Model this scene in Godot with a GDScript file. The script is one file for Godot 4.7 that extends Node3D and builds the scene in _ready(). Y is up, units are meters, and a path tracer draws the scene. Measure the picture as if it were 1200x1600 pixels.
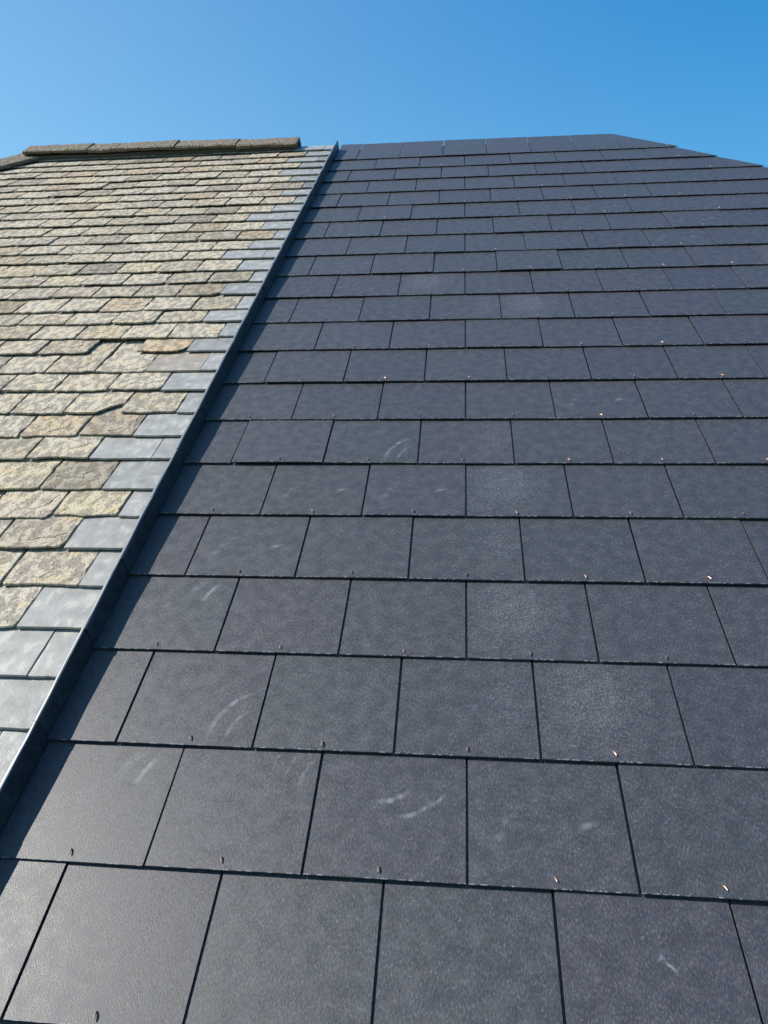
extends Node3D
# Two adjoining roofs seen from the slope: dark new slates and weathered old ones,
# with a metal upstand between them.  Roof frame: u along the eaves (x), v up the slope, w off the slope.

const PITCH := 40.0
const BASE_HEIGHT := 5.9
const GAUGE := 0.26          # new slates: exposed length
const SLATE_W := 0.303       # new slates: spacing of the joints
const NEW_LEFT := -0.914
const NEW_RIDGE := 5.68
const OLD_TOP := 0.045       # height of the old slates' tails over the new ones
const OLD_GAUGE := 0.1455
const OLD_W := 0.2065
const OLD_RIGHT := -0.928
const OLD_RIDGE := 5.47
const OLD_HIP := -3.24

var rng := RandomNumberGenerator.new()
var used := {}
var buf := PackedFloat32Array()

func uvw(u: float, v: float, w: float) -> Vector3:
	return Vector3(u, w, -v)

func roof_basis() -> Basis:
	return Basis(Vector3.RIGHT, deg_to_rad(PITCH))

func to_world(p: Vector3) -> Vector3:
	return roof_basis() * p + Vector3(0, BASE_HEIGHT, 0)

func lin(r: float, g: float, b: float) -> Color:
	return Color(r, g, b).linear_to_srgb()

func numbered(called: String) -> String:
	used[called] = used.get(called, 0) + 1
	return called if used[called] == 1 else "%s_%03d" % [called, used[called] - 1]

func thing(called: String, label: String, category: String) -> Node3D:
	var o := Node3D.new()
	o.name = numbered(called)
	add_child(o)
	o.position = Vector3(0, BASE_HEIGHT, 0)
	o.basis = roof_basis()
	o.set_meta("label", label)
	o.set_meta("category", category)
	o.set_meta("kind", "thing")
	return o

func part(called: String, mesh: Mesh, mat: Material, parent: Node3D) -> MeshInstance3D:
	var o := MeshInstance3D.new()
	o.name = called
	o.mesh = mesh
	if mat:
		o.material_override = mat
	parent.add_child(o, true)
	return o

# ---------------------------------------------------------------- mesh helpers
func tri(st: SurfaceTool, a: Array, b: Array, c: Array, n: Vector3, col: Color) -> void:
	# each corner is [position, uv]; front faces run clockwise
	var q := [a, b, c]
	if (b[0] - a[0]).cross(c[0] - a[0]).dot(n) > 0.0:
		q = [a, c, b]
	for k in q:
		st.set_normal(n)
		st.set_uv(k[1])
		st.set_color(col)
		st.add_vertex(k[0])

func quad(st: SurfaceTool, a: Array, b: Array, c: Array, d: Array, n: Vector3, col: Color) -> void:
	tri(st, a, b, c, n, col)
	tri(st, a, c, d, n, col)

func face_normal(a: Vector3, b: Vector3, c: Vector3, toward: Vector3) -> Vector3:
	var n := (b - a).cross(c - a).normalized()
	return n if n.dot(toward) >= 0.0 else -n

# A plate: polygon in (u, v), its top at height top, chamfered round the edge.  uvf maps (u, v) to texture coordinates.
func plate(st: SurfaceTool, poly: PackedVector2Array, top: float, t: float, ch: float, uo: Vector2, us: Vector2, col: Color, under := true) -> void:
	var n := poly.size()
	var mid := Vector2.ZERO
	for p in poly: mid += p / n
	if Geometry2D.is_polygon_clockwise(poly):
		poly.reverse()
	var inner := PackedVector2Array()
	for i in n:
		var e1 := (poly[i] - poly[(i + n - 1) % n]).normalized()
		var e2 := (poly[(i + 1) % n] - poly[i]).normalized()
		var m := (Vector2(-e1.y, e1.x) + Vector2(-e2.y, e2.x))
		m = m.normalized() if m.length() > 0.01 else Vector2(-e1.y, e1.x)
		inner.append(poly[i] + m * ch)
	var ids := Geometry2D.triangulate_polygon(inner)
	if ids.is_empty():
		inner = poly
		ids = Geometry2D.triangulate_polygon(inner)
	var T := func(p: Vector2, w: float) -> Array:
		return [uvw(p.x, p.y, w), Vector2(uo.x + p.x * us.x, uo.y - p.y * us.y)]
	for k in range(0, ids.size(), 3):
		tri(st, T.call(inner[ids[k]], top), T.call(inner[ids[k + 1]], top), T.call(inner[ids[k + 2]], top), Vector3.UP, col)
	for i in n:
		var j := (i + 1) % n
		var out2 := Vector2(poly[j].y - poly[i].y, -(poly[j].x - poly[i].x)).normalized()
		var out := Vector3(out2.x, 0, -out2.y)
		var a: Array = T.call(inner[i], top)
		var b: Array = T.call(inner[j], top)
		var c: Array = T.call(poly[j], top - ch)
		var d: Array = T.call(poly[i], top - ch)
		quad(st, a, b, c, d, face_normal(a[0], b[0], c[0], out + Vector3.UP), col)
		var e: Array = T.call(poly[j], top - t)
		var f: Array = T.call(poly[i], top - t)
		# the edge takes its own strip of the texture
		e[1] += out2 * Vector2(us.x, -us.y) * 0.006
		f[1] += out2 * Vector2(us.x, -us.y) * 0.006
		quad(st, d, c, e, f, out, col)
	if under:
		var ib := Geometry2D.triangulate_polygon(poly)
		for k in range(0, ib.size(), 3):
			tri(st, T.call(poly[ib[k]], top - t), T.call(poly[ib[k + 1]], top - t), T.call(poly[ib[k + 2]], top - t), Vector3.DOWN, col)

func begin() -> SurfaceTool:
	var st := SurfaceTool.new()
	st.begin(Mesh.PRIMITIVE_TRIANGLES)
	return st

func finish(st: SurfaceTool) -> ArrayMesh:
	st.generate_tangents()
	return st.commit()

func clip(poly: PackedVector2Array, with: PackedVector2Array) -> PackedVector2Array:
	var r := Geometry2D.intersect_polygons(poly, with)
	return r[0] if r.size() > 0 else PackedVector2Array()

# ---------------------------------------------------------------- computed textures
func noise(seed_: int, freq: float, oct := 4, kind := FastNoiseLite.TYPE_SIMPLEX_SMOOTH) -> FastNoiseLite:
	var n := FastNoiseLite.new()
	n.seed = seed_
	n.noise_type = kind
	n.frequency = freq
	n.fractal_octaves = oct
	if oct <= 1:
		n.fractal_type = FastNoiseLite.FRACTAL_NONE
	return n

func dab(x: float, y: float, r: float, amount: float, size: int) -> void:
	for j in range(int(y - r), int(y + r) + 1):
		if j < 0 or j >= size: continue
		for i in range(int(x - r), int(x + r) + 1):
			if i < 0 or i >= size: continue
			var d := Vector2(i - x, j - y).length() / maxf(r, 0.7)
			if d < 1.0:
				buf[j * size + i] += amount * (1.0 - d * d)

func smear(a: Vector2, b: Vector2, bend: float, r: float, amount: float, size: int, grain: FastNoiseLite) -> void:
	var steps := int((b - a).length() * 0.7)
	var side := (b - a).orthogonal().normalized() * bend
	for k in steps:
		var s := float(k) / steps
		var p := a.lerp(b, s) + side * sin(s * PI)
		p += Vector2(grain.get_noise_2d(s * 90.0, a.x), grain.get_noise_2d(a.y, s * 90.0)) * 5.0
		var g := clampf(grain.get_noise_2d(p.x * 1.2, p.y * 1.2) * 1.0 + 0.65, 0.0, 1.2)
		var taper := minf(1.0, minf(s * 5.0, (1.0 - s) * 2.0) + 0.15)
		dab(p.x, p.y, r * (0.5 + 0.5 * taper), amount * g * taper * 0.3, size)

# One dark fibre slate: 0.3 x 0.3 m, tail along the lower edge of the picture.
func slate_texture(kind: int) -> Array:
	var S := 512
	buf.resize(S * S)
	buf.fill(0.0)
	var r := RandomNumberGenerator.new()
	r.seed = 900 + kind
	var grain := noise(70 + kind, 0.03, 3)
	# pale fibres pressed into the face
	for k in 2600:
		var p := Vector2(r.randf() * S, r.randf() * S)
		var ang := PI / 2 + r.randfn(0.0, 0.55)
		var d := Vector2(cos(ang), sin(ang))
		var amount := 0.03 + 0.30 * pow(r.randf(), 4.0)
		var n := r.randi_range(2, 9)
		for i in n:
			var x := int(p.x + d.x * i)
			var y := int(p.y + d.y * i)
			if x >= 1 and x < S and y >= 0 and y < S:
				buf[y * S + x] += amount
				buf[y * S + x - 1] += amount * 0.8
	for k in 110:
		dab(r.randf() * S, r.randf() * S, r.randf_range(1.2, 3.2), r.randf_range(0.08, 0.34), S)
	for k in 4:
		var a := Vector2(r.randf() * S, r.randf() * S)
		smear(a, a + Vector2(r.randf_range(-40, 40), r.randf_range(20, 70)), 6.0, 1.3, 0.35, S, grain)
	# soft flecks, crowded here and thin there
	var crowd := noise(90 + kind, 0.008, 3)
	for k in 2600:
		var p := Vector2(r.randf() * S, r.randf() * S)
		if crowd.get_noise_2d(p.x, p.y) + r.randf_range(-0.5, 0.5) < -0.05: continue
		var ang := PI / 2 + r.randfn(0.0, 0.8)
		var bend := r.randfn(0.0, 0.25)
		var amount := 0.015 + 0.10 * pow(r.randf(), 2.5)
		for i in r.randi_range(2, 6):
			dab(p.x, p.y, r.randf_range(1.2, 2.4), amount, S)
			p += Vector2(cos(ang), sin(ang)) * 1.8
			ang += bend
	# chalky nicks along the sawn tail
	var x0 := 0.0
	while x0 < S:
		var n := r.randf_range(4, 26)
		if r.randf() < 0.5:
			for i in int(n):
				dab(x0 + i, S - 2.0 - r.randf() * 2.5, r.randf_range(1.5, 3.4), r.randf_range(0.15, 0.6), S)
		x0 += n + r.randf_range(2, 20)
	match kind:
		3: # strokes of dusty fingers
			for k in 4:
				var a := Vector2(300 + k * 38 - 20 * (k % 2), 210 + k * 12)
				smear(a, a + Vector2(95 - k * 9, -165 - 12 * k + 30 * (k % 3)), 14.0 + 6.0 * (k % 2), 8.0 + 3.0 * (k % 3), 0.11, S, grain)
			smear(Vector2(215, 300), Vector2(250, 225), 5.0, 7.0, 0.1, S, grain)
		13: # three thin strokes drawn by fingertips
			for k in 3:
				var a := Vector2(345 + k * 52, 170 + k * 22)
				smear(a, a + Vector2(46 + k * 8, -135), 16.0, 5.0 + k * 1.5, 0.13, S, grain)
			smear(Vector2(455, 60), Vector2(475, 95), 4.0, 9.0, 0.1, S, grain)
		4: # rubbed arcs
			smear(Vector2(330, 470), Vector2(490, 250), 40.0, 13.0, 0.13, S, grain)
			smear(Vector2(400, 490), Vector2(500, 330), 30.0, 11.0, 0.12, S, grain)
			smear(Vector2(250, 330), Vector2(480, 150), -25.0, 3.0, 0.13, S, grain)
			smear(Vector2(110, 330), Vector2(190, 250), 3.0, 3.0, 0.18, S, grain)
		5: # a bloom of lime
			for k in 9000:
				var p := Vector2(r.randfn(0.40, 0.2) * S, r.randfn(0.45, 0.28) * S)
				dab(p.x, p.y, r.randf_range(1.0, 3.2), r.randf_range(0.05, 0.24), S)
			for k in 14:
				var a := Vector2(r.randfn(0.45, 0.2) * S, r.randf() * S * 0.5)
				smear(a, a + Vector2(r.randf_range(-12, 12), r.randf_range(60, 190)), 4.0, 2.0, 0.2, S, grain)
		9: # the same bloom, along one side
			for k in 5000:
				var p := Vector2(r.randfn(0.82, 0.16) * S, r.randfn(0.5, 0.3) * S)
				dab(p.x, p.y, r.randf_range(1.0, 3.0), r.randf_range(0.04, 0.22), S)
		6: # smudges
			for k in 5:
				var a := Vector2(r.randf_range(80, 430), r.randf_range(80, 400))
				smear(a, a + Vector2(r.randf_range(-60, 90), r.randf_range(-60, 60)), 18.0, r.randf_range(9, 20), 0.075, S, grain)
		7: # a bird dropping that ran
			for k in 7:
				dab(283 + r.randfn(0, 5), 236 + r.randfn(0, 6), r.randf_range(4, 9), 0.13, S)
			smear(Vector2(287, 240), Vector2(330, 300), 3.0, 5.0, 0.35, S, grain)
			for k in 3:
				dab(238 + r.randfn(0, 3), 190 + r.randfn(0, 3), 6.0, 0.12, S)
		8: # low curved wipes
			smear(Vector2(210, 250), Vector2(330, 190), -16.0, 14.0, 0.17, S, grain)
			smear(Vector2(290, 300), Vector2(400, 230), -18.0, 11.0, 0.17, S, grain)
			smear(Vector2(360, 270), Vector2(450, 190), -12.0, 9.0, 0.16, S, grain)
	var coarse := noise(11 + kind, 0.012, 3)
	var fine := noise(31 + kind, 0.10, 3)
	var hue := noise(51 + kind, 0.02, 2)
	var rgb := PackedByteArray()
	rgb.resize(S * S * 3)
	var rough := PackedByteArray()
	rough.resize(S * S)
	for y in S:
		for x in S:
			var i := y * S + x
			var f := fine.get_noise_2d(x * 1.5, y * 0.55)
			var c := coarse.get_noise_2d(x, y)
			var lum := 0.048 * (1.0 + 0.45 * f + 0.20 * c) + 0.020 * smoothstep(0.2, 0.6, f + 0.3 * c)
			var h := hue.get_noise_2d(x, y) * 0.10
			var add := minf(buf[i], 1.0)
			var m := add * 0.62
			rgb[i * 3] = int(255.0 * sqrt(lerpf(lum * (1.0 + h), 0.42, m)) * 0.98)
			rgb[i * 3 + 1] = int(255.0 * sqrt(lerpf(lum * 1.0, 0.44, m)) * 0.98)
			rgb[i * 3 + 2] = int(255.0 * sqrt(lerpf(lum * (1.15 - h), 0.47, m)) * 0.98)
			rough[i] = int(clampf(0.45 + 0.09 * f + 0.08 * c + add * 0.2, 0.0, 1.0) * 255.0)
	return [ImageTexture.create_from_image(mips(Image.create_from_data(S, S, false, Image.FORMAT_RGB8, rgb))),
		ImageTexture.create_from_image(mips(Image.create_from_data(S, S, false, Image.FORMAT_L8, rough)))]

func mips(im: Image) -> Image:
	im.generate_mipmaps()
	return im

func relief(size: int, scale: float, f: Callable) -> ImageTexture:
	var im := Image.create(size, size, false, Image.FORMAT_RF)
	for y in size:
		for x in size:
			im.set_pixel(x, y, Color(f.call(x, y), 0, 0))
	im.bump_map_to_normal_map(scale)
	return ImageTexture.create_from_image(mips(im))

# Weathered slate: mode 0 crusted with lichen, 1 bare blue-grey
func old_texture(mode: int) -> Array:
	var S := 1024
	var big := noise(101 + mode, 0.006, 4)
	var med := noise(111 + mode, 0.011, 3)
	var fine := noise(121 + mode, 0.11, 3)
	var pit := noise(131 + mode, 0.05, 3)
	var ridge := noise(151 + mode, 0.02, 3)
	var crack := noise(141 + mode, 0.010, 3)
	var rgb := PackedByteArray()
	rgb.resize(S * S * 3)
	var hgt := Image.create(S, S, false, Image.FORMAT_RF)
	for y in S:
		for x in S:
			var i := (y * S + x) * 3
			var b := big.get_noise_2d(x, y * 1.4)
			var m := med.get_noise_2d(x * 1.5, y * 0.8)
			var f := fine.get_noise_2d(x, y)
			var p := pit.get_noise_2d(x * 1.6, y * 0.8)
			var k := absf(crack.get_noise_2d(x * 0.7, y * 1.8) + 0.10 * m)
			var h := 0.0
			if mode == 0:
				var crust := smoothstep(-0.30, 0.22, m + 0.45 * b + 0.16 * f)   # pale lichen over brown-grey stone
				var r := lerpf(0.265, 0.43, crust) * (1.0 + 0.13 * f)
				var g := lerpf(0.232, 0.383, crust) * (1.0 + 0.13 * f)
				var bl := lerpf(0.190, 0.308, crust) * (1.0 + 0.13 * f)
				var ochre := smoothstep(0.10, 0.45, b - 0.3 * m) * 0.45
				r *= 1.0 + 0.04 * ochre; g *= 1.0 - 0.08 * ochre; bl *= 1.0 - 0.35 * ochre
				var dark := smoothstep(0.28, 0.46, p) * 0.6
				var line := (1.0 - smoothstep(0.0, 0.012, k)) * smoothstep(0.0, 0.2, b + 0.15) * 0.75
				var vein := (1.0 - smoothstep(0.0, 0.05, absf(ridge.get_noise_2d(x * 1.5, y * 0.6)))) * smoothstep(-0.05, 0.3, p - b) * 0.55   # dark crack lines along the riven grain
				line = maxf(line, vein)
				var d := 1.0 - maxf(dark, line)
				rgb[i] = int(255.0 * sqrt(clampf(r * d + 0.008, 0, 1)))
				rgb[i + 1] = int(255.0 * sqrt(clampf(g * d + 0.008, 0, 1)))
				rgb[i + 2] = int(255.0 * sqrt(clampf(bl * d + 0.008, 0, 1)))
				h = crust * 0.35 + f * 0.25 + m * 0.7 - dark * 0.5 - line * 0.8 + floorf((b + 0.35 * m) * 7.0) * 0.13
			else:
				var l := 0.29 * (1.0 + 0.16 * f + 0.18 * m + 0.22 * b)
				var crust := smoothstep(0.22, 0.42, m * 0.7 + b * 0.55) * 0.6
				rgb[i] = int(255.0 * sqrt(lerpf(l * 1.03, 0.40, crust)))
				rgb[i + 1] = int(255.0 * sqrt(lerpf(l * 1.0, 0.39, crust)))
				rgb[i + 2] = int(255.0 * sqrt(lerpf(l * 0.93, 0.34, crust)))
				h = f * 0.12 + m * 0.25 + crust * 0.1
			hgt.set_pixel(x, y, Color(h, 0, 0))
	hgt.bump_map_to_normal_map(1.5 if mode == 0 else 1.5)
	return [ImageTexture.create_from_image(mips(Image.create_from_data(S, S, false, Image.FORMAT_RGB8, rgb))), ImageTexture.create_from_image(mips(hgt))]

# ---------------------------------------------------------------- sky
func sky_image(sun: Vector3) -> Image:
	var W := 512
	var H := 256
	var im := Image.create(W, H, false, Image.FORMAT_RGBF)
	for y in H:
		var el := PI / 2 - (y + 0.5) / H * PI
		for x in W:
			var az := (x + 0.5) / W * TAU      # column 0 looks along -z
			var d := Vector3(sin(az) * cos(el), sin(el), -cos(az) * cos(el))
			var up := maxf(d.y, 0.0)
			var low := pow(1.0 - up, 3.0)
			low = 0.42 * tanh(low / 0.42) * 1.03
			var glow := pow((1.0 + d.dot(sun)) * 0.5, 2.0)
			var c := Vector3(-0.136, 0.047, 0.436) + Vector3(0.793, 1.291, 1.253) * low + Vector3(0.404, 0.453, 0.41) * glow
			c = Vector3(maxf(c.x, 0.03), maxf(c.y, 0.12), maxf(c.z, 0.40))
			if d.y < 0.0:
				c = c.lerp(Vector3(0.16, 0.17, 0.14), clampf(-d.y * 12.0, 0.0, 1.0))
			im.set_pixel(x, y, Color(c.x, c.y, c.z) * 0.62)
	return im

# ---------------------------------------------------------------- main
func _ready() -> void:
	rng.seed = 4711
	# camera, fitted to the slate joints of the photograph
	var cam := Camera3D.new()
	cam.name = "camera"
	add_child(cam)
	var right := uvw(0.99495758, 0.0822334, -0.05742017)
	var down := uvw(0.00781928, -0.6343597, -0.77299847)
	var ahead := uvw(-0.09999134, 0.7686517, -0.631804)
	cam.transform = Transform3D((roof_basis() * Basis(right, -down, -ahead)).orthonormalized(), to_world(uvw(-0.0204, -0.3583, 1.3745)))
	cam.fov = 68.98
	cam.near = 0.05
	cam.far = 2000.0
	cam.current = true
	# sky and sun
	var towards := (roof_basis() * uvw(-1.07, 0.45, 1.0)).normalized()
	var env := Environment.new()
	env.background_mode = Environment.BG_SKY
	var pan := PanoramaSkyMaterial.new()
	pan.panorama = ImageTexture.create_from_image(sky_image(towards))
	env.sky = Sky.new()
	env.sky.sky_material = pan
	env.tonemap_mode = Environment.TONE_MAPPER_LINEAR
	env.tonemap_exposure = 1.61
	env.ambient_light_source = Environment.AMBIENT_SOURCE_SKY
	env.sdfgi_enabled = true
	env.ssao_enabled = true
	env.ssil_enabled = true
	var we := WorldEnvironment.new()
	we.name = "world_environment"
	we.environment = env
	add_child(we)
	var sun := DirectionalLight3D.new()
	sun.name = "sun"
	sun.light_energy = 1.6
	sun.light_color = Color(1.0, 0.975, 0.93)
	sun.light_angular_distance = 0.5
	sun.shadow_enabled = true
	add_child(sun)
	sun.look_at_from_position(Vector3.ZERO, -towards, Vector3.UP)

	build_ground()
	build_new_roof()
	build_old_roof()
	build_flashing()

func build_ground() -> void:
	var m := StandardMaterial3D.new()
	m.albedo_color = lin(0.07, 0.10, 0.04)
	m.roughness = 0.95
	var pm := PlaneMesh.new()
	pm.size = Vector2(1600, 1600)
	var g := part("ground", pm, m, self)
	g.set_meta("kind", "structure")

# deck and walls under one roof: ridge from a to b (u), the hip end at b; s = +1 hip on the +u side
func build_body(t: Node3D, party: float, hip: float, ridge_v: float, w: float, wall_mat: Material, deck_mat: Material) -> void:
	var c := cos(deg_to_rad(PITCH))
	var s := signf(hip - party)
	var ev := -1.4
	var run := (ridge_v - ev) * c
	var inv := roof_basis().inverse()
	var P := func(x: float, y: float, z: float) -> Vector3:
		return inv * (Vector3(x, y, z) - Vector3(0, BASE_HEIGHT, 0))
	var r0 := to_world(uvw(party, ridge_v, w))
	var e0 := to_world(uvw(party, ev, w))
	var ry := r0.y
	var ey := e0.y
	var fz := e0.z
	var rz := r0.z
	var bz := rz - (fz - rz)
	var ex := hip + s * run
	var A: Vector3 = P.call(party, ry, rz)
	var B: Vector3 = P.call(hip, ry, rz)
	var F0: Vector3 = P.call(party, ey, fz)
	var F1: Vector3 = P.call(ex, ey, fz)
	var K0: Vector3 = P.call(party, ey, bz)
	var K1: Vector3 = P.call(ex, ey, bz)
	var st := begin()
	var z2 := Vector2.ZERO
	var faces := [[A, B, F1, F0], [A, B, K1, K0], [F0, F1, K1, K0]]
	var outs := [Vector3(0, 1, 1), Vector3(0, 1, -1), Vector3(0, -1, 0)]
	for k in 3:
		var q: Array = faces[k]
		quad(st, [q[0], z2], [q[1], z2], [q[2], z2], [q[3], z2], face_normal(q[0], q[1], q[2], inv * outs[k]), Color.WHITE)
	tri(st, [B, z2], [F1, z2], [K1, z2], face_normal(B, F1, K1, inv * Vector3(s, 1, 0)), Color.WHITE)
	tri(st, [A, z2], [F0, z2], [K0, z2], face_normal(A, F0, K0, inv * Vector3(-s, 0, 0)), Color.WHITE)
	part("underlay", st.commit(), deck_mat, t)
	# walls from the ground to the eaves
	st = begin()
	var xa := party
	var xb := ex - s * 0.3
	var za := fz - 0.3
	var zb := bz + 0.3
	var ya := -0.02
	var yb := ey - 0.01
	var cs := [Vector2(xa, za), Vector2(xb, za), Vector2(xb, zb), Vector2(xa, zb)]
	for k in 4:
		var p0: Vector2 = cs[k]
		var p1: Vector2 = cs[(k + 1) % 4]
		var mid: Vector2 = (p0 + p1) / 2 - (cs[0] + cs[2]) / 2
		var a: Vector3 = P.call(p0.x, ya, p0.y)
		var b: Vector3 = P.call(p1.x, ya, p1.y)
		var cc: Vector3 = P.call(p1.x, yb, p1.y)
		var d: Vector3 = P.call(p0.x, yb, p0.y)
		quad(st, [a, z2], [b, z2], [cc, z2], [d, z2], face_normal(a, b, cc, inv * Vector3(mid.x, 0, mid.y)), Color.WHITE)
	part("wall", st.commit(), wall_mat, t)

func in_view(u: float, v: float, margin: float) -> bool:
	var d := uvw(u, v, 0) - uvw(-0.0204, -0.3583, 1.3745)
	var z := d.dot(uvw(-0.09999134, 0.7686517, -0.631804))
	if z < 0.2: return false
	var x := d.dot(uvw(0.99495758, 0.0822334, -0.05742017)) / z * 1164.3
	var y := d.dot(uvw(0.00781928, -0.6343597, -0.77299847)) / z * 1164.3
	return absf(x) < 600.0 * (1.0 + margin) and absf(y) < 800.0 * (1.0 + margin)

# ---------------------------------------------------------------- the new roof
func build_new_roof() -> void:
	var t := thing("new_slate_roof", "smooth dark grey slate roof with copper rivets and an angled hip edge", "roof")
	var deck := StandardMaterial3D.new()
	deck.albedo_color = lin(0.03, 0.032, 0.036)
	deck.roughness = 0.9
	var render := StandardMaterial3D.new()
	render.albedo_color = lin(0.55, 0.53, 0.48)
	render.roughness = 0.95
	build_body(t, NEW_LEFT - 0.012, 1.03, NEW_RIDGE - 0.06, -0.038, render, deck)
	# leathery face of pressed fibre cement
	var n1 := noise(5, 0.21, 2)
	var n2 := noise(6, 0.085, 2)
	var skin := relief(1024, 5.0, func(x, y): return n1.get_noise_2d(x, y * 0.6) * 0.7 + n2.get_noise_2d(x, y * 0.7) * 0.35)
	var mats: Array[StandardMaterial3D] = []
	for k in 14:
		var tx := slate_texture(k)
		for tone in [0.0]:
			var m := StandardMaterial3D.new()
			m.albedo_texture = tx[0]
			m.roughness_texture = tx[1]
			m.roughness_texture_channel = BaseMaterial3D.TEXTURE_CHANNEL_RED
			m.roughness = 1.0
			m.vertex_color_use_as_albedo = true
			m.metallic_specular = 0.5
			m.normal_enabled = true
			m.normal_texture = skin
			m.normal_scale = 0.11
			m.texture_filter = BaseMaterial3D.TEXTURE_FILTER_LINEAR_WITH_MIPMAPS_ANISOTROPIC
			mats.append(m)
	var copper := StandardMaterial3D.new()
	copper.albedo_color = lin(0.55, 0.34, 0.25)
	copper.metallic = 0.85
	copper.roughness = 0.42
	var rivet := rivet_mesh()
	# which face each of the near slates shows: "course:joint" of its left edge
	var faces := {"1:-3": 3, "1:-2": 13, "1:-1": 8, "2:-3": 4, "3:-3": 3, "5:0": 5, "4:-3": 6, "5:-2": 6, "10:0": 5, "11:-1": 5, "10:-1": 9,
		"0:0": 7, "1:0": 6, "3:0": 5, "4:-1": 9, "2:-1": 9, "2:0": 5, "6:-1": 9, "7:1": 6, "9:4": 6, "14:3": 6, "13:3": 6, "15:2": 6, "12:4": 5, "5:-1": 6, "6:-2": 4}
	# shared meshes for whole slates, of a few tones
	var whole: Array[ArrayMesh] = []
	var tones := [Color(1, 1, 1), Color(0.93, 0.93, 0.96), Color(1.07, 1.07, 1.05), Color(1.04, 0.97, 0.99), Color(0.95, 0.99, 0.97)]
	for k in 10:
		var st := begin()
		var flip := -1.0 if k % 2 else 1.0
		plate(st, PackedVector2Array([Vector2(-0.149, 0), Vector2(0.149, 0), Vector2(0.149, 0.56), Vector2(-0.149, 0.56)]), 0.0, 0.0046, 0.0007,
			Vector2(0.5, 0.995), Vector2(flip / 0.302, 1.0 / 0.302), tones[k / 2])
		whole.append(finish(st))
	var rest := begin()
	var rest_used := false
	var count := 0
	for c in range(-5, 21):
		var v := c * GAUGE
		var hip := 1.10 + (5.62 - v) * 0.757 + 0.012 * rng.randf_range(-1, 1)
		var odd := absi(c) % 2 == 1
		var k := -4
		while true:
			var ul: float = SLATE_W * (float(k) if odd else k + 0.5)
			k += 1
			var ur := ul + SLATE_W
			if ur < NEW_LEFT + 0.03: continue
			if ul > minf(hip, 3.9): break
			var length := minf(0.56, NEW_RIDGE - v)
			var jl := ul + 0.002 + rng.randf_range(-0.001, 0.001)
			var jr := ur - 0.002 + rng.randf_range(-0.001, 0.001)
			var poly := PackedVector2Array([Vector2(jl, v), Vector2(jr, v), Vector2(jr, v + length), Vector2(jl, v + length)])
			var cut := false
			if ul < NEW_LEFT + 0.02:
				poly[0].x = NEW_LEFT; poly[3].x = NEW_LEFT
				cut = true
			if length < 0.55: cut = true
			if ur > hip - 0.76 * 0.56:
				var lim := PackedVector2Array([Vector2(-9, v - 1), Vector2(hip + 0.757, v - 1), Vector2(hip, v), Vector2(hip - 0.757 * 0.7, v + 0.7), Vector2(-9, v + 0.7)])
				poly = clip(poly, lim)
				cut = true
				if poly.size() < 3: continue
			var uc := (ul + ur) / 2
			var lift := absf(rng.randfn(0.0, 0.0014))
			var tilt := -0.033
			var near := in_view(uc, v + 0.13, 0.25) and count < 300
			var face_key := "%d:%d" % [c, k - 1]
			var variant: int = faces.get(face_key, [0, 1, 2, 10, 11, 12][rng.randi() % 6])
			var tone := rng.randi() % 5
			var at := Vector3(uc, lift, -v)
			var turn := Basis.from_euler(Vector3(tilt, rng.randfn(0.0, 0.0018), rng.randfn(0.0, 0.0028)))
			var mesh: ArrayMesh
			if cut or not near:
				var local := PackedVector2Array()
				for p in poly: local.append(p - Vector2(uc, v))
				if near:
					var st := begin()
					plate(st, local, 0.0, 0.0046, 0.0007, Vector2(0.5 + (0.31 if uc < -0.7 and not odd else 0.0), 0.995), Vector2(1.0 / 0.302, 1.0 / 0.302), tones[tone])
					mesh = finish(st)
				else:
					var st2 := begin()
					plate(st2, local, 0.0, 0.0046, 0.0007, Vector2(0.5, 0.995), Vector2(1.0 / 0.302, 1.0 / 0.302), tones[tone])
					rest.append_from(st2.commit(), 0, Transform3D(turn, at))
					rest_used = true
					continue
			else:
				var flip := 0 if faces.has(face_key) else rng.randi() % 2
				mesh = whole[tone * 2 + flip]
			count += 1
			var o := part("slate", mesh, mats[variant], t)
			o.position = at
			o.basis = turn
			if cut and uc > 0.5 and c < 20:
				o.set_meta("label", "dark slate cut at an angle along the hip")
			if (ur - maxf(ul, NEW_LEFT)) > 0.2 and ur < hip:
				var rv := part("copper_rivet", rivet, copper, o)
				rv.position = Vector3(rng.randfn(0.0, 0.006) + (NEW_LEFT - ul) * 0.5 * float(ul < NEW_LEFT), 0.0, -0.021 + rng.randfn(0.0, 0.0015))
				rv.rotation.y = rng.randfn(0.1, 0.25)
				rv.scale = Vector3.ONE * rng.randf_range(0.85, 1.15)
	if rest_used:
		rest.generate_tangents()
		var o := part("outer_slates", rest.commit(), mats[1], t)
		o.set_meta("kind", "stuff")
	print("new slates ", count)

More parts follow.
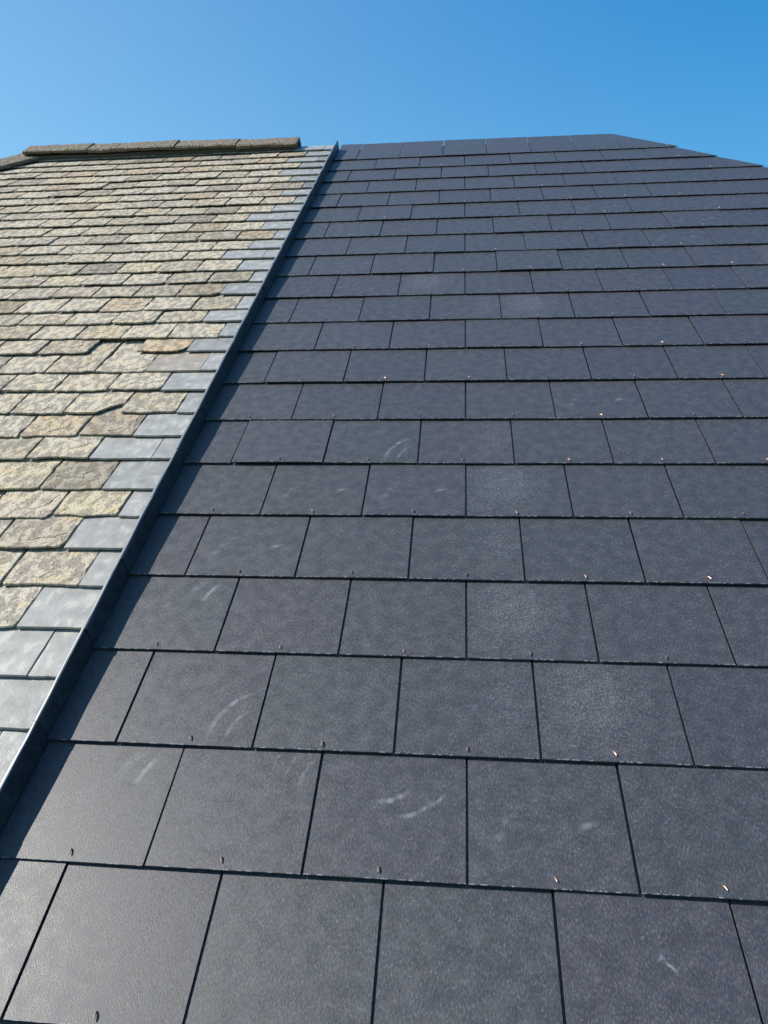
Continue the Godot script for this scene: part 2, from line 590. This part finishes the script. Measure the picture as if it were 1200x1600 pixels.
# the tail of a copper disc rivet, pushed up through the slate and bent down the slope
func rivet_mesh() -> ArrayMesh:
	var st := begin()
	var path := [Vector3(0, -0.004, -0.001), Vector3(0, 0.0015, -0.0005), Vector3(0, 0.0034, 0.002), Vector3(0, 0.0042, 0.006), Vector3(0, 0.0040, 0.011)]
	var rad := [0.0016, 0.0016, 0.0016, 0.0015, 0.0011]
	var rings := []
	for i in path.size():
		var dir: Vector3 = (path[mini(i + 1, 4)] - path[maxi(i - 1, 0)]).normalized()
		var side := Vector3.RIGHT
		var up := side.cross(dir).normalized()
		var ring := []
		for k in 7:
			var a := TAU * k / 7.0
			ring.append([path[i] + (side * cos(a) + up * sin(a)) * rad[i], Vector2(k / 7.0, i / 4.0), (side * cos(a) + up * sin(a))])
		rings.append(ring)
	for i in 4:
		for k in 7:
			var a: Array = rings[i][k]
			var b: Array = rings[i][(k + 1) % 7]
			var c: Array = rings[i + 1][(k + 1) % 7]
			var d: Array = rings[i + 1][k]
			quad(st, [a[0], a[1]], [b[0], b[1]], [c[0], c[1]], [d[0], d[1]], (a[2] + b[2]).normalized(), Color.WHITE)
	for k in range(1, 6):
		tri(st, [rings[4][0][0], Vector2.ZERO], [rings[4][k][0], Vector2.ZERO], [rings[4][k + 1][0], Vector2.ZERO], Vector3(0, 0, 1), Color.WHITE)
	return st.commit()

# ---------------------------------------------------------------- the old roof
func ragged(ul: float, ur: float, v: float, length: float, rough: float, chip_l: float, chip_r: float, hip_cut: float) -> PackedVector2Array:
	# tail, right side, head, left side; (u, v) counter-clockwise
	var p := PackedVector2Array()
	var drop := rng.randfn(0.0, 0.0025) * rough
	var skew := rng.randfn(0.0, 0.012) * rough
	var n := 9
	var x0 := ul + chip_l
	var x1 := ur - chip_r
	var wob := rng.randf() * 9.0
	if chip_l > 0.004:
		p.append(Vector2(ul + rng.randfn(0, 0.001), v + drop + chip_l * rng.randf_range(0.5, 1.3)))
		p.append(Vector2(ul + chip_l * 0.45, v + drop + chip_l * 0.28))
	for i in n:
		var s := float(i) / (n - 1)
		p.append(Vector2(lerpf(x0, x1, s), v + drop + skew * (s - 0.5) * (ur - ul) + rough * (0.0022 * sin(wob + s * 7.0) + rng.randfn(0.0, 0.0019))))
	if chip_r > 0.004:
		var round := 0.30 if chip_r < 0.025 else 0.58
		p.append(Vector2(ur - chip_r * 0.42, v + drop + chip_r * round + rough * rng.randfn(0, 0.0015)))
		p.append(Vector2(ur, v + drop + minf(chip_r * rng.randf_range(0.7, 1.5), 0.07)))
	for i in range(1, 6):
		p.append(Vector2(ur + rough * rng.randfn(0.0, 0.0019), v + 0.028 * i + 0.006))
	p.append(Vector2(ur, v + length))
	p.append(Vector2(ul, v + length))
	for i in range(5, 0, -1):
		p.append(Vector2(ul + rough * rng.randfn(0.0, 0.0019), v + 0.028 * i + 0.006))
	if hip_cut > -90.0:
		var lim := PackedVector2Array([Vector2(9, v - 1), Vector2(hip_cut - 0.757, v - 1), Vector2(hip_cut + 0.757 * 0.7, v + 0.7), Vector2(9, v + 0.7)])
		p = clip(p, lim)
	return p

func build_old_roof() -> void:
	var t := thing("old_slate_roof", "weathered beige slate roof crusted with lichen under stone ridge tiles", "roof")
	var deck := StandardMaterial3D.new()
	deck.albedo_color = lin(0.05, 0.045, 0.04)
	deck.roughness = 0.95
	var stone := StandardMaterial3D.new()
	stone.albedo_color = lin(0.34, 0.31, 0.26)
	stone.roughness = 0.95
	build_body(t, NEW_LEFT - 0.016, OLD_HIP, OLD_RIDGE - 0.03, 0.002, stone, deck)
	var mats: Array[StandardMaterial3D] = []
	for k in 2:
		var tx := old_texture(k)
		var m := StandardMaterial3D.new()
		m.albedo_texture = tx[0]
		m.normal_enabled = true
		m.normal_texture = tx[1]
		m.normal_scale = 1.0
		m.roughness = 0.85 if k == 0 else 0.37
		m.metallic_specular = 0.4 if k == 0 else 0.5
		m.vertex_color_use_as_albedo = true
		m.texture_filter = BaseMaterial3D.TEXTURE_FILTER_LINEAR_WITH_MIPMAPS_ANISOTROPIC
		mats.append(m)
	var tails := [0.524, 0.66, 0.81, 0.954, 1.098, 1.236, 1.366, 1.528, 1.661, 1.805, 1.959, 2.102, 2.264, 2.391, 2.53, 2.656, 2.814, 2.958, 3.099, 3.255, 3.386,
		3.526, 3.677, 3.831, 3.979, 4.118, 4.274, 4.414, 4.563, 4.708, 4.875, 5.026, 5.168, 5.322]
	for i in range(1, 9):
		tails.push_front(0.524 - i * OLD_GAUGE)
	var grey_two := [0, 1, 7, 11, 19, 23, 29, 31, 33, -1, -2, -3]
	var rest := begin()
	var count := 0
	var us := Vector2(1.0 / 0.62, 1.0 / 0.62)
	for i in tails.size():
		var row := i - 8
		var v0: float = tails[i] - 0.006
		var hip: float = OLD_HIP - 0.05 - (OLD_RIDGE - v0) * 0.757
		var even := absi(row) % 2 == 0
		var joint := (-1.108 if even else -1.006) + rng.randfn(0.0, 0.004)
		var ur := OLD_RIGHT
		var k := 0
		while ur > maxf(hip, -4.6):
			var ul := joint - OLD_W * k + (rng.randfn(0.0, 0.005) if k > 0 else 0.0)
			var grey := k == 0 or (k == 1 and row in grey_two)
			var gap := 0.0055 + absf(rng.randfn(0.0, 0.0022)) if not grey else 0.0024
			var rough := 1.0 if not grey else 0.28
			var chip_r := 0.0
			var chip_l := 0.0
			if not grey:
				if rng.randf() < 0.5: chip_r = rng.randf_range(0.006, 0.022)
				if rng.randf() < 0.25: chip_l = rng.randf_range(0.005, 0.015)
				if rng.randf() < 0.025 and row < 20: chip_r = rng.randf_range(0.025, 0.045)
			var lift := minf(absf(rng.randfn(0.0, 0.0026 if not grey else 0.0014)), 0.005)
			var label := ""
			var tint := Color.WHITE
			var u0 := ul + gap * 0.5
			var u1 := ur - gap * 0.5
			if row == 9 and k == 2:
				chip_r = 0.085
				label = "weathered slate with its lower corner broken off"
			if row == 10 and k == 1: lift = 0.004
			if (row == 4 or row == 16) and k == 0: lift = 0.003
			var w := u1 - u0
			var length := minf(0.33, OLD_RIDGE - v0)
			var hc := -99.0
			if u0 < hip + 0.33: hc = hip
			var v := v0 + rng.randfn(0.0, 0.0025 if not grey else 0.0012)
			var poly := ragged(u0, u1, v, length, rough, chip_l, chip_r, hc)
			var um := ur
			ur = ul
			k += 1
			if poly.size() < 3 or w < 0.02 or (row == 12 and k == 3): continue   # one slate has slipped off
			var uc := (u0 + u1) / 2
			# stone of each slate: its own tint
			var roll := rng.randf()
			var br := clampf(rng.randfn(1.0, 0.15), 0.65, 1.3)
			if grey:
				br = rng.randfn(1.0, 0.15)
				tint = Color(br, br, br * 1.01)
				if k == 2: tint = Color(1.1, 1.08, 1.02)
			elif roll < 0.14: tint = Color(0.76, 0.75, 0.75) * br
			elif roll < 0.30: tint = Color(0.97, 0.89, 0.80) * br
			elif roll < 0.44: tint = Color(0.89, 0.88, 0.86) * br
			elif roll < 0.52: tint = Color(0.96, 0.91, 0.88) * br
			elif roll < 0.60: tint = Color(1.05, 0.99, 0.90) * br
			else: tint = Color(1.03, 1.01, 0.98) * br
			if row == 12 and k == 2 or row == 11 and k == 2: tint = Color(1.0, 0.89, 0.77)
			tint.a = 1.0
			var local := PackedVector2Array()
			for p in poly: local.append(p - Vector2(uc, v))
			var off := Vector2(rng.randf(), rng.randf())
			var near := in_view(uc, v + 0.07, 0.08) and count < 300
			var thick := rng.randf_range(0.005, 0.0075) if not grey else 0.007
			var st := begin()
			plate(st, local, 0.0, thick, 0.0016 if not grey else 0.0007, off, us, tint)
			# where the face has split, a thin leaf of stone is still in place on top
			if not grey and near and rng.randf() < 0.6 and label == "":
				leaf(st, local, w, off, us, tint)
			var tilt := -0.078 - lift * 1.5
			var at := Vector3(uc, OLD_TOP + lift, -v)
			var turn := Basis.from_euler(Vector3(tilt, 0.0, rng.randfn(0.0, 0.006 if not grey else 0.002)))
			if near:
				count += 1
				var o := part("slate", finish(st), mats[1 if grey else 0], t)
				o.position = at
				o.basis = turn
				if grey and label == "": label = "smooth blue-grey slate beside the flashing"
				if label != "": o.set_meta("label", label)
			else:
				rest.append_from(st.commit(), 0, Transform3D(turn, at))
			um = um
	rest.generate_tangents()
	var ro := part("outer_slates", rest.commit(), mats[0], t)
	ro.set_meta("kind", "stuff")
	print("old slates ", count)
	build_ridge(t)

func leaf(st: SurfaceTool, outline: PackedVector2Array, w: float, off: Vector2, us: Vector2, tint: Color) -> void:
	var p := PackedVector2Array()
	var n := 16
	var c := Vector2(rng.randf_range(-0.25, 0.25) * w, rng.randf_range(0.05, 0.11))
	var a := w * rng.randf_range(0.22, 0.42)
	var b := rng.randf_range(0.025, 0.06)
	for i in n:
		var g := TAU * i / n
		var r := 1.0 + rng.randfn(0.0, 0.16)
		var q := c + Vector2(cos(g) * a * r, sin(g) * b * r)
		q.x = clampf(q.x, -w * 0.5 + 0.004, w * 0.5 - 0.004)
		q.y = maxf(q.y, 0.005 + rng.randf() * 0.004)
		p.append(q)
	var inside := Geometry2D.offset_polygon(outline, -0.003)
	if inside.is_empty(): return
	p = clip(p, inside[0])
	if p.size() < 5 or Geometry2D.triangulate_polygon(p).is_empty(): return
	plate(st, p, 0.0014, 0.0016, 0.0009, off + Vector2(0.37, 0.21), us, tint, false)

# stone angle tiles along the ridge and down the hip, bedded on mortar
func build_ridge(t: Node3D) -> void:
	var n1 := noise(301, 0.02, 4)
	var n2 := noise(302, 0.09, 3)
	var S := 512
	var rgb := PackedByteArray()
	rgb.resize(S * S * 3)
	for y in S:
		for x in S:
			var i := (y * S + x) * 3
			var a := n1.get_noise_2d(x, y)
			var b := n2.get_noise_2d(x, y)
			var l := 0.22 * (1.0 + 0.55 * a + 0.6 * b)
			var o := smoothstep(0.0, 0.4, a)
			rgb[i] = int(255.0 * sqrt(clampf(l * (1.04 + 0.12 * o), 0.01, 1)))
			rgb[i + 1] = int(255.0 * sqrt(clampf(l * 0.90, 0.01, 1)))
			rgb[i + 2] = int(255.0 * sqrt(clampf(l * (0.74 - 0.2 * o), 0.01, 1)))
	var m := StandardMaterial3D.new()
	m.albedo_texture = ImageTexture.create_from_image(mips(Image.create_from_data(S, S, false, Image.FORMAT_RGB8, rgb)))
	m.uv1_triplanar = true
	m.uv1_scale = Vector3(2.2, 2.2, 2.2)
	m.roughness = 0.95
	m.normal_enabled = true
	m.normal_texture = relief(256, 8.0, func(x, y): return n2.get_noise_2d(x * 1.6, y * 1.6) + n1.get_noise_2d(x, y) * 0.8)
	var mortar := StandardMaterial3D.new()
	mortar.albedo_color = lin(0.09, 0.085, 0.075)
	mortar.roughness = 1.0
	var joints := [-1.188, -1.63, -2.085, -2.53, -2.74, OLD_HIP]
	for i in joints.size() - 1:
		var o := part("ridge_tile", angle_tile(joints[i + 1] + 0.003, joints[i] - 0.003, rng.randf_range(-0.004, 0.006)), m, t)
		o.position = uvw(0, 0, rng.randf_range(0, 0.006) + 0.004 * i)
	part("mortar_bed", angle_tile(OLD_HIP, -1.205, -0.022, 0.155, 0.045), mortar, t)
	# down the hip
	for k in 6:
		var o := part("hip_tile", angle_tile(-0.44, 0.0, 0.004), m, t)
		var dirv := uvw(-0.757, -1.0, 0.0).normalized()
		var up := (roof_basis().inverse() * Vector3(-0.18, 1, 0.0)).normalized()
		var side := up.cross(-dirv).normalized()
		var apex := uvw(OLD_HIP + 0.02, OLD_RIDGE + 0.02, OLD_TOP + 0.052)
		# the tile is modelled along u about the ridge line: carry that line over to the hip line
		var bx := -dirv
		var bz := bx.cross(up).normalized()
		var by := bz.cross(bx).normalized()
		var from := roof_basis().inverse()
		var std := Basis(Vector3.RIGHT, from * Vector3.UP, from * Vector3(0, 0, 1))
		var rot := Basis(bx, by, bz) * std.inverse()
		o.basis = rot
		o.position = apex - rot * uvw(0.0, OLD_RIDGE + 0.02, OLD_TOP + 0.052) + dirv * (0.45 * k) - up * 0.012
		side = side

func angle_tile(u0: float, u1: float, lift: float, leg := 0.175, thick := 0.026) -> ArrayMesh:
	# two legs that follow the two slopes; profile in the plane across the ridge
	var inv := roof_basis().inverse()
	var c := cos(deg_to_rad(PITCH))
	var s := sin(deg_to_rad(PITCH))
	var apex := uvw(0, OLD_RIDGE + 0.02, OLD_TOP + 0.052 + lift)
	var f := Vector2(c, -s)
	var nf := Vector2(s, c)
	var b := Vector2(-c, -s)
	var nb := Vector2(-s, c)
	var prof := PackedVector2Array()    # (z, y) about the apex, outer skin from front to back, then the inner skin
	prof.append(f * leg - nf * thick)
	prof.append(f * (leg + 0.004) - nf * 0.008)
	prof.append(f * (leg - 0.005))
	prof.append(f * 0.03)
	prof.append(Vector2(0, -0.007))
	prof.append(b * 0.03)
	prof.append(b * leg)
	prof.append(b * leg - nb * thick)
	prof.append(Vector2(0, -thick / c))
	var st := begin()
	var n := prof.size()
	var segs := 6
	var rings := []
	for j in segs + 1:
		var u := lerpf(u0, u1, float(j) / segs)
		var ring := []
		for k in n:
			var q := prof[k] + Vector2(rng.randfn(0, 0.0018), rng.randfn(0, 0.0018))
			ring.append(apex + inv * Vector3(0, q.y, q.x) + Vector3(u + (rng.randfn(0, 0.002) if j == 0 or j == segs else 0.0), 0, 0))
		rings.append(ring)
	var cen := apex + inv * Vector3(0, -0.05, 0)
	for j in segs:
		for k in n:
			var a: Vector3 = rings[j][k]
			var d: Vector3 = rings[j][(k + 1) % n]
			var bb: Vector3 = rings[j + 1][k]
			var cc: Vector3 = rings[j + 1][(k + 1) % n]
			var out := Vector3(0, 0, 0)
			var e := prof[(k + 1) % n] - prof[k]
			out = inv * Vector3(0, e.x, -e.y) * -1.0
			quad(st, [a, Vector2.ZERO], [bb, Vector2.ZERO], [cc, Vector2.ZERO], [d, Vector2.ZERO], face_normal(a, bb, cc, out), Color.WHITE)
	cen = cen
	var ids := Geometry2D.triangulate_polygon(prof)
	for e in [[0, -1.0], [segs, 1.0]]:
		for k in range(0, ids.size(), 3):
			tri(st, [rings[e[0]][ids[k]], Vector2.ZERO], [rings[e[0]][ids[k + 1]], Vector2.ZERO], [rings[e[0]][ids[k + 2]], Vector2.ZERO], Vector3(e[1], 0, 0), Color.WHITE)
	return st.commit()

# ---------------------------------------------------------------- the metal upstand: one folded soaker for each course
func build_flashing() -> void:
	var t := thing("metal_flashing", "dark grey metal upstand flashing running up between the two slate roofs", "flashing")
	var n1 := noise(401, 0.02, 4)
	var n2 := noise(402, 0.12, 2)
	var S := 256
	var rgb := PackedByteArray()
	rgb.resize(S * S * 3)
	for y in S:
		for x in S:
			var i := (y * S + x) * 3
			var sp := smoothstep(0.3, 0.5, n2.get_noise_2d(x, y))
			var l := 0.07 * (1.0 + 0.5 * n1.get_noise_2d(x, y)) + 0.06 * sp
			for k in 3:
				rgb[i + k] = int(255.0 * sqrt(clampf(l * [0.98, 1.0, 1.05][k], 0, 1)))
	var m := StandardMaterial3D.new()
	m.albedo_texture = ImageTexture.create_from_image(mips(Image.create_from_data(S, S, false, Image.FORMAT_RGB8, rgb)))
	m.uv1_triplanar = true
	m.uv1_scale = Vector3(4, 4, 4)
	m.metallic = 0.4
	m.roughness = 0.34
	# paler colour on the folded top edge paints in its sunlit highlight
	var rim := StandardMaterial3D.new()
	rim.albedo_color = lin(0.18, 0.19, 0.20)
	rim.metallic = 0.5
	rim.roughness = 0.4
	for c in range(-5, 21):
		var v0 := c * GAUGE + 0.004 + rng.randf_range(-0.006, 0.006)
		var v1 := minf(v0 + 0.305, 5.585)
		var two := soaker_mesh(v0, v1, 0.0014 + rng.randf_range(0, 0.0006))
		var o := part("soaker", two[0], m, t)
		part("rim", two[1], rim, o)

func soaker_mesh(v0: float, v1: float, flare: float) -> Array:
	var st := begin()
	var edge := begin()
	var prof := [Vector2(-0.9155, -0.024), Vector2(-0.9160, -0.006), Vector2(-0.9172, 0.015), Vector2(-0.9180, 0.034), Vector2(-0.9188, 0.049)]
	for k in 6:
		var a := deg_to_rad(5.0 + 80.0 * k / 5.0)
		prof.append(Vector2(-0.9235 + 0.0045 * cos(a), 0.0520 + 0.0045 * sin(a)))
	prof.append(Vector2(-0.9262, 0.0566))
	prof.append(Vector2(-0.9300, 0.0530))
	var n := prof.size()
	var segs := 8
	var ph := rng.randf() * 6.0
	var outer := []
	var inner := []
	for j in segs + 1:
		var s := float(j) / segs
		var v := lerpf(v0, v1, s)
		var f := flare * (1.0 - s)
		var ro := []
		var ri := []
		for k in n:
			var e: Vector2 = prof[mini(k + 1, n - 1)] - prof[maxi(k - 1, 0)]
			var nn := Vector2(e.y, -e.x).normalized()
			var h := clampf(prof[k].y / 0.05, 0.0, 1.0)
			var wob := 0.0011 * sin(ph + s * 5.0 + k * 0.3) * h + rng.randfn(0, 0.00025) * h
			var p: Vector2 = prof[k] + nn * (f + wob)
			ro.append(uvw(p.x, v, p.y))
			var q := p - nn * 0.0011
			ri.append(uvw(q.x, v, q.y))
		outer.append(ro)
		inner.append(ri)
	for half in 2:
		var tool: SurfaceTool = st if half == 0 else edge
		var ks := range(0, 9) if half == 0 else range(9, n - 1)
		tool.set_smooth_group(0)
		for j in segs:
			for k in ks:
				for skin in 2:
					var R: Array = outer if skin == 0 else inner
					var q := [R[j][k], R[j][k + 1], R[j + 1][k + 1], R[j + 1][k]]
					var e: Vector2 = prof[k + 1] - prof[k]
					var nn := Vector2(e.y, -e.x).normalized()
					var dir := Vector3(nn.x, nn.y, 0) * (1.0 if skin == 0 else -1.0)
					var idx := [0, 1, 2, 0, 2, 3]
					if (q[1] - q[0]).cross(q[2] - q[0]).dot(dir) > 0.0: idx = [0, 2, 1, 0, 3, 2]
					for ii in idx:
						tool.add_vertex(q[ii])
		# the cut lower end
		tool.set_smooth_group(-1)
		for k in ks:
			for ii in [[outer, k], [outer, k + 1], [inner, k + 1], [outer, k], [inner, k + 1], [inner, k]]:
				tool.add_vertex(ii[0][0][ii[1]])
		tool.generate_normals()
	return [st.commit(), edge.commit()]
